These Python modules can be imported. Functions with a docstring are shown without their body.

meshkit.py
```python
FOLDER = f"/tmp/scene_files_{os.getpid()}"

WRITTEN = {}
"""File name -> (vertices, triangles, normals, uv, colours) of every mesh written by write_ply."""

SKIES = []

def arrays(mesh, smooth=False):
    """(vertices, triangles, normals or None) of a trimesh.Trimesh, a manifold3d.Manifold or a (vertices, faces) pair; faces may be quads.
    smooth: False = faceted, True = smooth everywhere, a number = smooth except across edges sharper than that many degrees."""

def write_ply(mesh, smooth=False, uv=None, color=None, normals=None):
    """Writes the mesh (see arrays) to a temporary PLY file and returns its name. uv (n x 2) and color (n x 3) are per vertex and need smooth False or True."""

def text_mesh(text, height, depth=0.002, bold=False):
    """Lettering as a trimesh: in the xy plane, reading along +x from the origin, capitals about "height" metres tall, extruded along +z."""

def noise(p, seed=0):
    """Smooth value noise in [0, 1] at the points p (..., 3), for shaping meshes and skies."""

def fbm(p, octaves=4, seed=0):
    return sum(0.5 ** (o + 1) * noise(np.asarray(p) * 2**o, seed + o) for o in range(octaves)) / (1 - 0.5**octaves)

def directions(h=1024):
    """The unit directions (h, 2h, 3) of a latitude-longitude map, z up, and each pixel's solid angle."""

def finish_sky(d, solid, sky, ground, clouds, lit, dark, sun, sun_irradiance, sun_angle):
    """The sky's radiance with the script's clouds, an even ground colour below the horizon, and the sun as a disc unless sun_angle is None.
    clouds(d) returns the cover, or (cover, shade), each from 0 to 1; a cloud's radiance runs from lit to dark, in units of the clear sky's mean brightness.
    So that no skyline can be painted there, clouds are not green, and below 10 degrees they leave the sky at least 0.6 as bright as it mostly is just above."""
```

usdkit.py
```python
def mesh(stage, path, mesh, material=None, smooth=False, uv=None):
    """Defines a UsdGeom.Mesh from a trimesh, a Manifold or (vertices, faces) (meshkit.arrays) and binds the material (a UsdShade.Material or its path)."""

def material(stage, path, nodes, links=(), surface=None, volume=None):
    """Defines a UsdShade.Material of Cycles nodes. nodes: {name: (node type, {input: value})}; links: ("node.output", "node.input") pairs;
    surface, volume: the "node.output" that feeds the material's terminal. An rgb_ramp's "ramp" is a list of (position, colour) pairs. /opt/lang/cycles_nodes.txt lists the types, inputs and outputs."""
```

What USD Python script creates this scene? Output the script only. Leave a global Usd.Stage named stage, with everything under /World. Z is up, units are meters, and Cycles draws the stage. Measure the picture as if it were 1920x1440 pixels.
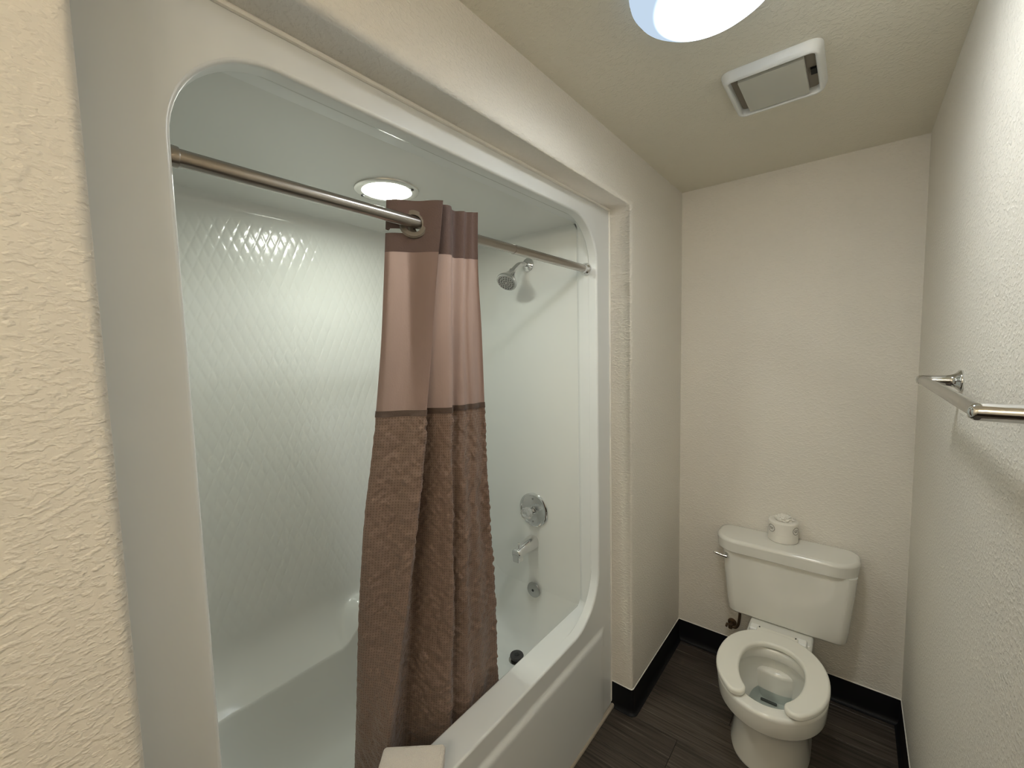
import math, random
import numpy as np, trimesh, shapely, mapbox_earcut
from shapely.geometry import Polygon, box as sbox
from shapely import affinity
from pxr import Usd, UsdGeom, UsdLux, UsdShade, Gf, Sdf, Vt
import usdkit, meshkit
rng = np.random.default_rng(7)
stage = Usd.Stage.CreateInMemory()
UsdGeom.SetStageUpAxis(stage, 'Z'); UsdGeom.SetStageMetersPerUnit(stage, 1.0)
UsdGeom.Xform.Define(stage, '/World'); UsdGeom.Scope.Define(stage, '/World/Looks')

# ------------------------------------------------------------------ camera, light levels, exposure
CAM = (0.6887, 0.0, 1.5546); YAW, PITCH, ROLL, FPX = 0.67965, -0.0788, -0.02294, 796.09
EXPOSURE = 2.23
DOME_HOT, DOME_RIM = 16.2, 0.18      # the ceiling lamp's glass: radiance over its bulb and at its rim
SHOWER_LAMP = 19.0                  # the recessed shower lamp's lens
VANITY = 12.5                       # the vanity lamp's globes, on the wall behind the camera
f = np.array([-math.sin(YAW) * math.cos(PITCH), math.cos(YAW) * math.cos(PITCH), math.sin(PITCH)])
r = np.cross(f, [0, 0, 1]); r /= np.linalg.norm(r); u = np.cross(r, f)
c, s = math.cos(ROLL), math.sin(ROLL)
r, u = c * r + s * u, -s * r + c * u
cam = UsdGeom.Camera.Define(stage, '/World/camera')
M = Gf.Matrix4d(*r, 0, *u, 0, *(-f), 0, *CAM, 1)
cam.AddTransformOp().Set(M)
cam.CreateHorizontalApertureAttr(36.0); cam.CreateVerticalApertureAttr(27.0); cam.CreateFocalLengthAttr(36.0 * FPX / 1920)
cam.CreateClippingRangeAttr(Gf.Vec2f(0.02, 100)); cam.CreateExposureAttr(EXPOSURE)

# ------------------------------------------------------------------ materials
LOOKS = {}
def mat(name, nodes, links=(), surface='p.BSDF'):
    LOOKS[name] = usdkit.material(stage, '/World/Looks/' + name, nodes, links, surface=surface)
    return LOOKS[name]
def plain(name, col, rough=.5, metal=0., **kw):
    return mat(name, {'p': ('principled_bsdf', dict(base_color=col, roughness=rough, metallic=metal, **kw))})
def paint(name, col, scale, strength, dist, rough=.6):
    """orange-peel / knock-down textured wall paint"""
    return mat(name, {
        'g': ('geometry', {}),
        'mp': ('mapping', dict(scale=(.8, .8, 1.25))),
        'n': ('noise_texture', dict(scale=scale, detail=2.0, roughness=.5)),
        'n2': ('noise_texture', dict(scale=scale * 2.7, detail=1.0)),
        'rp': ('rgb_ramp', dict(ramp=[(0, (0, 0, 0)), (.47, (0, 0, 0)), (.66, (1, 1, 1)), (1, (1, 1, 1))])),
        'ad': ('math', dict(math_type='multiply_add', value2=.16)),
        'b': ('bump', dict(strength=strength, distance=dist)),
        'tn': ('noise_texture', dict(scale=1.7, detail=2.0)),
        'tm': ('mix_color', dict(a=tuple(x * .97 for x in col), b=col)),
        'p': ('principled_bsdf', dict(roughness=rough, specular_ior_level=.35))},
        [('g.position', 'mp.vector'), ('mp.vector', 'n.vector'), ('mp.vector', 'n2.vector'), ('g.position', 'tn.vector'), ('n.fac', 'rp.fac'), ('n2.fac', 'ad.value1'), ('rp.color', 'ad.value3'),
         ('ad.value', 'b.height'), ('b.normal', 'p.normal'), ('tn.fac', 'tm.fac'), ('tm.result', 'p.base_color')])
WALL = (.80, .765, .69)
paint('wall_paint', WALL, 112, .38, .0023)
paint('ceiling_paint', (.84, .80, .68), 120, .4, .0022)
plain('fiberglass', (.715, .732, .705), .15, specular_ior_level=.45)
plain('fiberglass_satin', (.765, .785, .775), .25, specular_ior_level=.45)
plain('caulk', (.84, .82, .76), .5)
plain('caulk_aged', (.40, .35, .28), .6)
plain('porcelain', (.80, .79, .73), .1, coat_weight=.3)
plain('seat_plastic', (.84, .825, .745), .22)
mat('bowl_water', {'t': ('transparent_bsdf', dict(color=(.86, .91, .90))), 'g': ('glossy_bsdf', dict(color=(.9, .9, .9), roughness=.03)), 'f': ('fresnel', dict(IOR=1.33)), 'x': ('mix_closure', {})}, [('f.fac', 'x.fac'), ('t.BSDF', 'x.closure1'), ('g.BSDF', 'x.closure2')], 'x.closure')
plain('chrome', (.72, .72, .72), .07, 1.)
plain('chrome_dull', (.50, .49, .47), .22, 1.)
plain('brushed_nickel', (.42, .39, .36), .24, 1.)
plain('trim_metal', (.74, .73, .70), .3, 1.)
plain('dark_metal', (.05, .05, .05), .35, .6)
plain('trap_grey', (.10, .10, .09), .5)
plain('dark_void', (.012, .012, .012), .7)
plain('rubber', (.045, .042, .042), .55)
plain('aged_brass', (.16, .11, .07), .4, .8)
plain('white_plastic', (.86, .86, .83), .3)
plain('fan_grey', (.34, .30, .24), .6)
plain('vent_white', (.84, .85, .83), .35)
plain('vent_cover', (.60, .60, .54), .5)
plain('cove_base', (.006, .006, .0075), .5, specular_ior_level=.25)
plain('grommet_plastic', (.17, .145, .115), .35)
plain('clear_knob', (.92, .93, .92), .06, transmission_weight=.8, ior=1.45)
plain('ink', (.20, .185, .16), .7)
plain('sticker', (.82, .80, .74), .5)
mat('tissue', {'g': ('geometry', {}), 'n': ('noise_texture', dict(scale=160, detail=2)), 'b': ('bump', dict(strength=.3, distance=.002)),
               'p': ('principled_bsdf', dict(base_color=(.83, .80, .73), roughness=.8))}, [('g.position', 'n.vector'), ('n.fac', 'b.height'), ('b.normal', 'p.normal')])
mat('terry', {'g': ('geometry', {}), 'n': ('noise_texture', dict(scale=420, detail=2)), 'b': ('bump', dict(strength=.9, distance=.003)),
              'p': ('principled_bsdf', dict(base_color=(.86, .80, .72), roughness=.95, sheen_weight=.3))}, [('g.position', 'n.vector'), ('n.fac', 'b.height'), ('b.normal', 'p.normal')])
def wood(name, a, b, cc, seed):
    mat(name, {
        'g': ('geometry', {}), 'm': ('mapping', dict(location=(seed * 3.1, seed * 1.7, 0), scale=(1.6, 55, 1))),
        'n': ('noise_texture', dict(scale=1.6, detail=6, roughness=.65, distortion=.6)),
        'm2': ('mapping', dict(location=(seed, seed, 0), scale=(3, 190, 1))), 'n2': ('noise_texture', dict(scale=1., detail=3)),
        'rp': ('rgb_ramp', dict(ramp=[(0, a), (.38, a), (.52, b), (.60, b), (.70, cc), (1, cc)])),
        'mx': ('mix_color', dict(blend_type='multiply', fac=.55)),
        'r2': ('rgb_ramp', dict(ramp=[(0, (.55, .55, .55)), (.45, (.8, .8, .8)), (.6, (1.15, 1.15, 1.15)), (1, (1.3, 1.3, 1.3))])),
        'b': ('bump', dict(strength=.25, distance=.001)),
        'p': ('principled_bsdf', dict(roughness=.42, specular_ior_level=.4))},
        [('g.position', 'm.vector'), ('m.vector', 'n.vector'), ('g.position', 'm2.vector'), ('m2.vector', 'n2.vector'), ('n.fac', 'rp.fac'), ('n2.fac', 'r2.fac'),
         ('rp.color', 'mx.a'), ('r2.color', 'mx.b'), ('mx.result', 'p.base_color'), ('n2.fac', 'b.height'), ('b.normal', 'p.normal')])
for i, k in enumerate((1.0, 1.15, 1.4, 1.1)):
    wood(f'vinyl_plank_{i}', tuple(k * x for x in (.030, .024, .019)), tuple(k * x for x in (.066, .053, .043)), tuple(k * x for x in (.175, .145, .118)), i + 1.37)
def fabric(name, col, scale, strength, sheen=.2, trans=0., dots=0.):
    nodes = {'g': ('geometry', {}), 'n': ('noise_texture', dict(scale=scale, detail=3)), 'b': ('bump', dict(strength=strength, distance=.002)),
             'p': ('principled_bsdf', dict(roughness=.62, sheen_weight=sheen, specular_ior_level=.3))}
    links = [('g.position', 'n.vector'), ('n.fac', 'b.height'), ('b.normal', 'p.normal')]
    if dots:   # small woven dots
        nodes['at'] = ('attribute', dict(attribute='cloth'))
        nodes['vm'] = ('mapping', dict(scale=(1 / .0075, 1 / .0075, 1)))
        nodes['v'] = ('voronoi_texture', dict(dimensions='2D', scale=1., randomness=0.))
        nodes['rp'] = ('rgb_ramp', dict(ramp=[(0, tuple(.62 * x for x in col)), (.20, tuple(.68 * x for x in col)), (.33, col), (1, col)]))
        links += [('at.vector', 'vm.vector'), ('vm.vector', 'v.vector'), ('v.distance', 'rp.fac'), ('rp.color', 'p.base_color')]
    else:
        nodes['p'][1]['base_color'] = col
    surf = 'p.BSDF'
    if trans:
        nodes['t'] = ('translucent_bsdf', dict(color=col)); nodes['x'] = ('mix_closure', dict(fac=trans))
        links += [('p.BSDF', 'x.closure1'), ('t.BSDF', 'x.closure2')]; surf = 'x.closure'
    mat(name, nodes, links, surf)
fabric('curtain_header', (.135, .088, .078), 260, .35)
fabric('curtain_upper', (.37, .262, .232), 200, .2, trans=.3)
fabric('curtain_lower', (.25, .170, .132), 180, .6, dots=1, trans=.08)
fabric('curtain_tape', (.11, .075, .06), 260, .3)

def lamp_glass(name, center, rad, hot, rim, hotcol, rimcol):
    """lamp glass that glows strongest over its bulb"""
    mat(name, {'g': ('geometry', {}), 'd': ('vector_math', dict(math_type='distance', vector2=center)),
               'mr': ('map_range', dict(from_min=rad * .22, from_max=rad * .86, to_min=0., to_max=1., clamp=True, range_type='smoothstep')),
               'c': ('mix_color', dict(a=hotcol, b=rimcol)), 's': ('math', dict(math_type='multiply_add', value2=rim - hot, value3=hot)),
               'e': ('emission', {})},
        [('g.position', 'd.vector1'), ('d.value', 'mr.value'), ('mr.result', 'c.fac'), ('mr.result', 's.value1'), ('c.result', 'e.color'), ('s.value', 'e.strength')], 'e.emission')
LIGHT_C = (.431, .962)
lamp_glass('dome_glass', (LIGHT_C[0] + .03, LIGHT_C[1] + .01, 2.225), .155, DOME_HOT, DOME_RIM, (1., .995, .94), (.66, .82, 1.0))
mat('shower_lens', {'e': ('emission', dict(color=(.95, 1., .89), strength=SHOWER_LAMP))}, surface='e.emission')
mat('globe_glass', {'e': ('emission', dict(color=(1., .88, .71), strength=VANITY))}, surface='e.emission')

# ------------------------------------------------------------------ scene-writing helpers
USED, LOC = {}, {}
def numbered(parent, name):
    n = USED.get((parent, name), 0); USED[(parent, name)] = n + 1
    return name if n == 0 else f'{name}_{n:03d}'
def tag(prim, label=None, cat=None, group=None, kind=None):
    for k, v in (('label', label), ('category', cat), ('group', group), ('kind', kind)):
        if v: prim.SetCustomDataByKey(k, v)
    return prim
def thing(name, label, cat, loc=(0, 0, 0), group=None, kind=None):
    p = '/World/' + numbered('/World', name)
    x = UsdGeom.Xform.Define(stage, p); x.AddTranslateOp().Set(Gf.Vec3d(*loc))
    LOC[p] = np.array(loc, float)
    return tag(x.GetPrim(), label, cat, group, kind)
def obj(name, mesh, m, parent=None, smooth=35, label=None, cat=None, group=None, kind=None, cloth=None):
    pp = str(parent.GetPath()) if parent else '/World'
    p = f'{pp}/{numbered(pp, name)}'
    if hasattr(mesh, 'to_mesh'):
        mm = mesh.to_mesh(); mesh = trimesh.Trimesh(mm.vert_properties[:, :3], mm.tri_verts, process=False)
    if isinstance(mesh, tuple): 
        v, fc = np.asarray(mesh[0], float), np.asarray(mesh[1], int)
        if fc.shape[1] == 4: fc = np.vstack([fc[:, [0, 1, 2]], fc[:, [0, 2, 3]]])
        mesh = trimesh.Trimesh(v, fc, process=False)
    mesh = mesh.copy()
    off = LOC.get(pp, np.zeros(3)); LOC[p] = off
    mesh.apply_translation(-off)
    g = usdkit.mesh(stage, p, mesh, LOOKS[m], smooth=smooth)
    if cloth is not None:
        UsdGeom.PrimvarsAPI(g).CreatePrimvar('cloth', Sdf.ValueTypeNames.Float3Array, 'vertex').Set(Vt.Vec3fArray.FromNumpy(np.asarray(cloth, np.float32)))
    return tag(g.GetPrim(), label, cat, group, kind)

# ------------------------------------------------------------------ shape helpers
def cat_(*ms): return trimesh.util.concatenate([x for x in ms])
def tm(v, fc):
    fc = np.asarray(fc, int)
    if fc.shape[1] == 4: fc = np.vstack([fc[:, [0, 1, 2]], fc[:, [0, 2, 3]]])
    return trimesh.Trimesh(np.asarray(v, float), fc, process=False)
def bx(lo, hi):
    m = trimesh.creation.box(np.subtract(hi, lo)); m.apply_translation(np.add(lo, hi) / 2.0); return m
def grid_faces(n, m, wrap=False):
    i, j = np.meshgrid(np.arange(n - 1), np.arange(m if wrap else m - 1), indexing='ij')
    k = (j + 1) % m
    return np.stack([i * m + j, i * m + k, (i + 1) * m + k, (i + 1) * m + j], -1).reshape(-1, 4)
def earcut(*loops):
    pts = np.vstack(loops).astype(float); ends = np.cumsum([len(l) for l in loops]).astype(np.uint32)
    return pts, np.asarray(mapbox_earcut.triangulate_float64(np.ascontiguousarray(pts[:, :2]), ends)).reshape(-1, 3).astype(int)
def plane_of(R):
    """two axes of the plane a ring lies in"""
    c0 = R.mean(0); _, _, vt = np.linalg.svd(R - c0); return (R - c0) @ vt[:2].T
def loft(rings, wrap=True, cap0=False, cap1=False):
    rings = np.asarray(rings, float); n, m = rings.shape[:2]
    fs = [grid_faces(n, m, wrap)]; fs = np.vstack([fs[0][:, [0, 1, 2]], fs[0][:, [0, 2, 3]]])
    for flag, k in ((cap0, 0), (cap1, n - 1)):
        if flag:
            _, t = earcut(plane_of(rings[k])); fs = np.vstack([fs, t + k * m])
    mesh = trimesh.Trimesh(rings.reshape(-1, 3), fs, process=False)
    mesh.merge_vertices(); 
    if wrap and cap0 and cap1: trimesh.repair.fix_normals(mesh)
    return mesh
def lathe(profile, origin, axis=(0, 0, 1), n=40):
    """profile of (radius, height) pairs turned about the axis through origin"""
    a = np.array(axis, float); a /= np.linalg.norm(a)
    e1 = np.cross(a, [1, 0, 0] if abs(a[0]) < .9 else [0, 1, 0]); e1 /= np.linalg.norm(e1); e2 = np.cross(a, e1)
    t = np.linspace(0, 2 * np.pi, n, endpoint=False)
    d = np.cos(t)[:, None] * e1 + np.sin(t)[:, None] * e2
    rings = [np.asarray(origin) + max(rr, 1e-5) * d + h * a for rr, h in profile]
    return loft(rings, True, True, True)
def spline(pts, n):
    pts = np.asarray(pts, float); t = np.r_[0, np.cumsum(np.linalg.norm(np.diff(pts, axis=0), axis=1))]
    from scipy.interpolate import CubicSpline, PchipInterpolator
    return PchipInterpolator(t, pts)(np.linspace(0, t[-1], n))
def sweep(path, radii, sides=16, cap=True):
    p = np.asarray(path, float); t = np.gradient(p, axis=0); t /= np.linalg.norm(t, axis=1, keepdims=True)
    ref = np.array([0, 0, 1.]) if abs(t[0, 2]) < .9 else np.array([1., 0, 0])
    rings = []; a = np.cross(t[0], ref); a /= np.linalg.norm(a)
    rad = np.broadcast_to(radii, (len(p),)); ang = np.linspace(0, 2 * np.pi, sides, endpoint=False)
    for k in range(len(p)):
        a = a - t[k] * (a @ t[k]); a /= np.linalg.norm(a); b = np.cross(t[k], a)
        rings.append(p[k] + rad[k] * (np.cos(ang)[:, None] * a + np.sin(ang)[:, None] * b))
    return loft(rings, True, cap, cap)
def rrect(x0, x1, y0, y1, rad, n=8, per=6):
    """rounded rectangle with a fixed number of points (n+1 a corner, per on each side between), counter-clockwise from the +x side"""
    rad = np.broadcast_to(rad, (4,)); out = []
    cs = [(x1 - rad[0], y1 - rad[0], 0, rad[0]), (x0 + rad[1], y1 - rad[1], 90, rad[1]), (x0 + rad[2], y0 + rad[2], 180, rad[2]), (x1 - rad[3], y0 + rad[3], 270, rad[3])]
    arcs = []
    for cx, cy, a0, rr in cs:
        a = np.radians(np.linspace(a0, a0 + 90, n + 1)); arcs.append(np.c_[cx + rr * np.cos(a), cy + rr * np.sin(a)])
    for k in range(4):
        out.append(arcs[k]); a, b = arcs[k][-1], arcs[(k + 1) % 4][0]
        out.append(a + (b - a) * (np.arange(1, per + 1) / (per + 1))[:, None])
    return np.vstack(out)
def ring_offset(P, d):
    """moves a dense closed 2-D ring inwards by d along its normals"""
    t = np.roll(P, -1, 0) - np.roll(P, 1, 0); t /= np.linalg.norm(t, axis=1, keepdims=True)
    area = .5 * np.sum(P[:, 0] * np.roll(P[:, 1], -1) - np.roll(P[:, 0], -1) * P[:, 1])
    nrm = np.c_[-t[:, 1], t[:, 0]] * (1 if area > 0 else -1)
    return P + d * nrm
def slab(P, z0, z1, rt=.004, rb=.0, k=5, taper=0.):
    """an outline extruded from z0 to z1 with rounded upper and lower edges"""
    rings = []
    def ring(d, z): Q = ring_offset(P, d); return np.c_[Q, np.full(len(Q), z)]
    if rb:
        for a in np.linspace(0, np.pi / 2, k + 1): rings.append(ring(taper + rb * (1 - math.sin(a)), z0 + rb * (1 - math.cos(a))))
    else: rings.append(ring(taper, z0))
    if rt:
        for a in np.linspace(0, np.pi / 2, k + 1): rings.append(ring(rt * (1 - math.cos(a)), z1 - rt * (1 - math.sin(a))))
    else: rings.append(ring(0, z1))
    return loft(rings, True, True, True)
def resample(poly, step):
    L = poly.exterior.length; n = int(L / step)
    return np.array([poly.exterior.interpolate(L * i / n).coords[0] for i in range(n)])
def to_axes(mesh, X, Y, Z, o=(0, 0, 0)):
    m = mesh.copy(); m.vertices = m.vertices @ np.array([X, Y, Z], float) + np.array(o, float)
    if np.linalg.det(np.array([X, Y, Z], float)) < 0: m.invert()
    return m
def smoothstep(a, b, x): t = np.clip((x - a) / (b - a), 0, 1); return t * t * (3 - 2 * t)

# ------------------------------------------------------------------ the room
W, B, H, FRONT = .880, 2.224, 2.3096, -1.20
L, J, S = .0907, 1.615, 2.107      # the tub recess in the left wall: y from L to J, up to S
XF = -.096                          # front plane of the tub and shower unit
# left wall with the recess, its arrises slightly rounded
outer = np.array([[FRONT, 0], [L, 0], [L, S], [J, S], [J, 0], [B + .1, 0], [B + .1, H + .05], [FRONT, H + .05]])
def wall_left_mesh():
    pr = .012; lay = []
    prof = [(pr * (1 - math.sin(a)), -pr * (1 - math.cos(a))) for a in np.linspace(0, np.pi / 2, 6)][::-1]  # (grow of opening, x)
    prof = [(pr * (1 - math.cos(a)), -pr * (1 - math.sin(a))) for a in np.linspace(0, np.pi / 2, 6)]
    # prof[0] = opening at its size, x=-pr ; prof[-1] = opening larger by pr, x=0
    def ring(d, x): return np.array([[x, L - d, 0], [x, L - d, S + d], [x, J + d, S + d], [x, J + d, 0]])
    rings = [ring(0, XF - .002)] + [ring(d, x) for d, x in prof]
    skirt = loft(rings, False)
    d = pr
    P = np.array([[FRONT, 0], [L - d, 0], [L - d, S + d], [J + d, S + d], [J + d, 0], [B + .02, 0], [B + .02, H + .02], [FRONT, H + .02]])
    pts, t = earcut(P); front = tm(np.c_[np.zeros(len(pts)), pts], t)
    Pb = np.array([[FRONT, 0], [L, 0], [L, S], [J, S], [J, 0], [B + .02, 0], [B + .02, H + .02], [FRONT, H + .02]])
    pts, t = earcut(Pb); back = tm(np.c_[np.full(len(pts), XF - .002), pts], t)
    return cat_(front, skirt, back)
obj('wall_left', wall_left_mesh(), 'wall_paint', kind='structure', label='cream textured left wall with the recess that holds the tub', cat='wall', smooth=60)
obj('wall_back', bx((-.1, B, 0), (W + .1, B + .1, H + .02)), 'wall_paint', kind='structure', label='cream textured end wall behind the toilet', cat='wall', smooth=False)
RE, AX = .70, 1.75           # the right wall ends at y = RE; the alcove behind the camera reaches to x = AX
obj('wall_right', bx((W, RE, 0), (W + .1, B, H + .02)), 'wall_paint', kind='structure', label='cream textured right wall that carries the towel bar', cat='wall', smooth=False)
obj('wall_alcove', cat_(bx((W + .1, RE, 0), (AX + .1, RE + .1, H + .02)), bx((AX, FRONT - .1, 0), (AX + .1, RE, H + .02))), 'wall_paint', kind='structure', label='cream walls of the alcove behind the camera', cat='wall', smooth=False)
obj('wall_front', bx((XF, FRONT - .1, 0), (AX, FRONT, H + .02)), 'wall_paint', kind='structure', label='cream wall behind the camera', cat='wall', smooth=False)
obj('ceiling', bx((-.1, FRONT - .1, H), (AX + .1, B + .1, H + .1)), 'ceiling_paint', kind='structure', label='beige textured ceiling', cat='ceiling', smooth=False)
# floor: planks across the room
floor = thing('floor', 'dark wood-grain vinyl plank floor', 'floor', kind='structure')
obj('subfloor', bx((-.9, FRONT - .1, -.06), (AX + .1, B + .1, -.004)), 'dark_void', floor, smooth=False)
PW = .1905; y1 = 1.994; rows = []
y = y1
while y > FRONT - PW: y -= PW
prnd = random.Random(5); k = 0
while y < B + .02:
    xs = [-.104, prnd.uniform(.15, .75), W + .02 if y > RE else AX + .02]
    for a, b in zip(xs[:-1], xs[1:]):
        g = .0007; ya, yb = max(y, FRONT - .05), min(y + PW, B + .02)
        m = slab(rrect(a + g, b - g, ya + g, yb - g, .0008, 1, 1), -.004, 0, .0012, 0, 1)
        obj('plank', m, f'vinyl_plank_{(k * 7 + prnd.randrange(4)) % 4}', floor, smooth=False); k += 1
    y += PW
# black vinyl cove base
BB, BT = .107, .004
def cove_profile(): # (distance from the wall, height)
    return np.array([[.0005, 0], [.019, 0], [.019, .0016], [.013, .004], [.0085, .009], [.006, .017], [BT, .026], [BT, BB - .002], [BT - .0015, BB], [.0005, BB]])
def cove_run(path):
    """sweeps the cove profile along a floor path (x, y) with the room on its right hand side; corners are mitred"""
    p = np.asarray(path, float); d = np.diff(p, axis=0); d /= np.linalg.norm(d, axis=1, keepdims=True)
    nr = np.c_[d[:, 1], -d[:, 0]]; rings = []
    for k in range(len(p)):
        if k == 0: n = nr[0]
        elif k == len(p) - 1: n = nr[-1]
        else: n = nr[k - 1] + nr[k]; n = n / (n @ nr[k])
        rings.append([[p[k, 0] + n[0] * a, p[k, 1] + n[1] * a, h] for a, h in cove_profile()])
    return loft(rings, True, True, True)
def bead_run(path, z, rad=.0028):
    return sweep([(x, y, z) for x, y in path], rad, 8)
arc = [(-.010 + .010 * math.sin(a), J + .010 - .010 * math.cos(a)) for a in np.linspace(0, np.pi / 2, 7)]
lp = [(XF + .004, J - .0002)] + arc + [(0, B)]
lp = [(XF + .002, J)] + arc + [(0, B)]
bl = thing('baseboard_left', 'black vinyl cove base turning the corner beside the tub', 'baseboard', (0, J, 0), kind='structure')
obj('cove_base', cove_run(lp), 'cove_base', bl, smooth=40)
obj('caulk_bead', bead_run(lp, BB + .001), 'caulk', bl)
bl0 = thing('baseboard_left', 'black vinyl cove base on the left wall before the tub', 'baseboard', (0, FRONT, 0), kind='structure')
obj('cove_base', cove_run([(0, FRONT), (0, L - .01)]), 'cove_base', bl0, smooth=40)
bb = thing('baseboard_back', 'black vinyl cove base behind the toilet', 'baseboard', (0, B, 0), kind='structure')
obj('cove_base', cove_run([(0, B), (W, B)]), 'cove_base', bb, smooth=40)
obj('caulk_bead', bead_run([(0, B), (W, B)], BB + .001), 'caulk', bb)
br = thing('baseboard_right', 'black vinyl cove base along the right wall', 'baseboard', (W, B, 0), kind='structure')
obj('cove_base', cove_run([(W, B), (W, RE)]), 'cove_base', br, smooth=40)
obj('caulk_bead', bead_run([(W, B), (W, RE)], BB + .001), 'caulk', br)

# ------------------------------------------------------------------ one-piece fibreglass tub and shower unit
OY0, OY1, RIM, TOPZ = .195, 1.508, .463, 2.040
Y0, Y1, XB, CZ = .175, 1.522, -.85, 2.045       # inner shell: end walls, back wall, ceiling
tub = thing('tub_shower_unit', 'white fiberglass tub and shower surround with arched front set into the left wall', 'bathtub', (XF, (L + J) / 2, 0))
def hole(d, rt, rb, n=14, per=10, floor_d=None):
    """the arched opening in the front plane as a (y, z) ring, grown outwards by d"""
    fd = d if floor_d is None else floor_d
    return rrect(OY0 - d, OY1 + d, RIM - fd, TOPZ + d, (rt, rt, rb, rb), n, per)
RT, RB = .165, .20
br_ = .007
APZ = .400
hr = []
for a in np.linspace(0, np.pi / 2, 7):
    hr.append((br_ * (1 - math.sin(a)), XF - br_ * (1 - math.cos(a)), RT, RB))
hr += [(0, XF - .034, RT, RB), (.001, XF - .037, RT - .004, RB - .01), (.002, XF - .040, .06, .05), (.002, XF - .043, .03, .03), (.004, -.176, .03, .03), (.010, -.186, .03, .03), (.016, -.196, .03, .03)]
rings = []
for d, x, rt, rb in hr:
    R2 = hole(d, rt, rb, floor_d=min(d, .0) if x < XF - br_ else None)
    rings.append(np.c_[np.full(len(R2), x), R2])
inner_skin = loft(rings, True)
hr0 = hole(br_, RT + br_, RB + br_)
fp = .0015
outer_rect = np.array([[L + fp, APZ], [J - fp, APZ], [J - fp, S - fp], [L + fp, S - fp]])
pts, t = earcut(outer_rect, hr0)
face = tm(np.c_[np.full(len(pts), XF), pts], t)
trimesh.repair.fix_normals(face)
if face.face_normals[:, 0].mean() < 0: face.invert()
obj('front_frame', cat_(face, inner_skin), 'fiberglass_satin', tub, smooth=40)
# apron below the rim: a soft ledge, then a panel standing slightly proud, fading out to both ends
ys = np.linspace(L + fp, J - fp, 90)
prof = [(APZ, 0), (.396, .0), (.391, .0012), (.386, .004), (.381, .0075), (.376, .0098), (.371, .011), (.362, .0116), (.30, .012), (.20, .012), (.10, .012), (.03, .012), (0, .012)]
env = smoothstep(0, .05, ys - L - .055) * smoothstep(0, .05, J - .062 - ys)
ap = np.array([[[XF + e * env[i], ys[i], z] for i in range(len(ys))] for z, e in prof])
obj('apron', tm(ap.reshape(-1, 3), grid_faces(len(prof), len(ys))[:, ::-1]), 'fiberglass_satin', tub, smooth=50)
# walls: a U in plan, with a cove into the ceiling above and a swelling ledge along the back below
def u_curve(inset, xb, rc, n=8):
    y0, y1 = Y0 + inset, Y1 - inset; x_b = xb + inset
    P = [(-.19, y0)]
    P += [(x, y0) for x in np.linspace(-.26, x_b + rc + .02, 8)]
    P += [(x_b + rc - rc * math.sin(a), y0 + rc - rc * math.cos(a)) for a in np.linspace(0, np.pi / 2, n)]
    P += [(x_b, y) for y in np.linspace(y0 + rc + .012, y1 - rc - .012, 440)]
    P += [(x_b + rc - rc * math.cos(a), y1 - rc + rc * math.sin(a)) for a in np.linspace(0, np.pi / 2, n)]
    P += [(x, y1) for x in np.linspace(x_b + rc + .02, -.26, 8)]
    P += [(-.19, y1)]
    return np.array(P)
nA, nB_ = 1 + 8 + 8, 1 + 8 + 8 + 440       # where the back wall starts and ends in the curve
def shelf_dz(x, y, w):
    """the ledge along the back steps up to a soap shelf towards the far end"""
    bw = smoothstep(-.60, -.74, x); return w * .075 * smoothstep(.755, .865, y) * bw
rows_ = []
crv = .03
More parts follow.
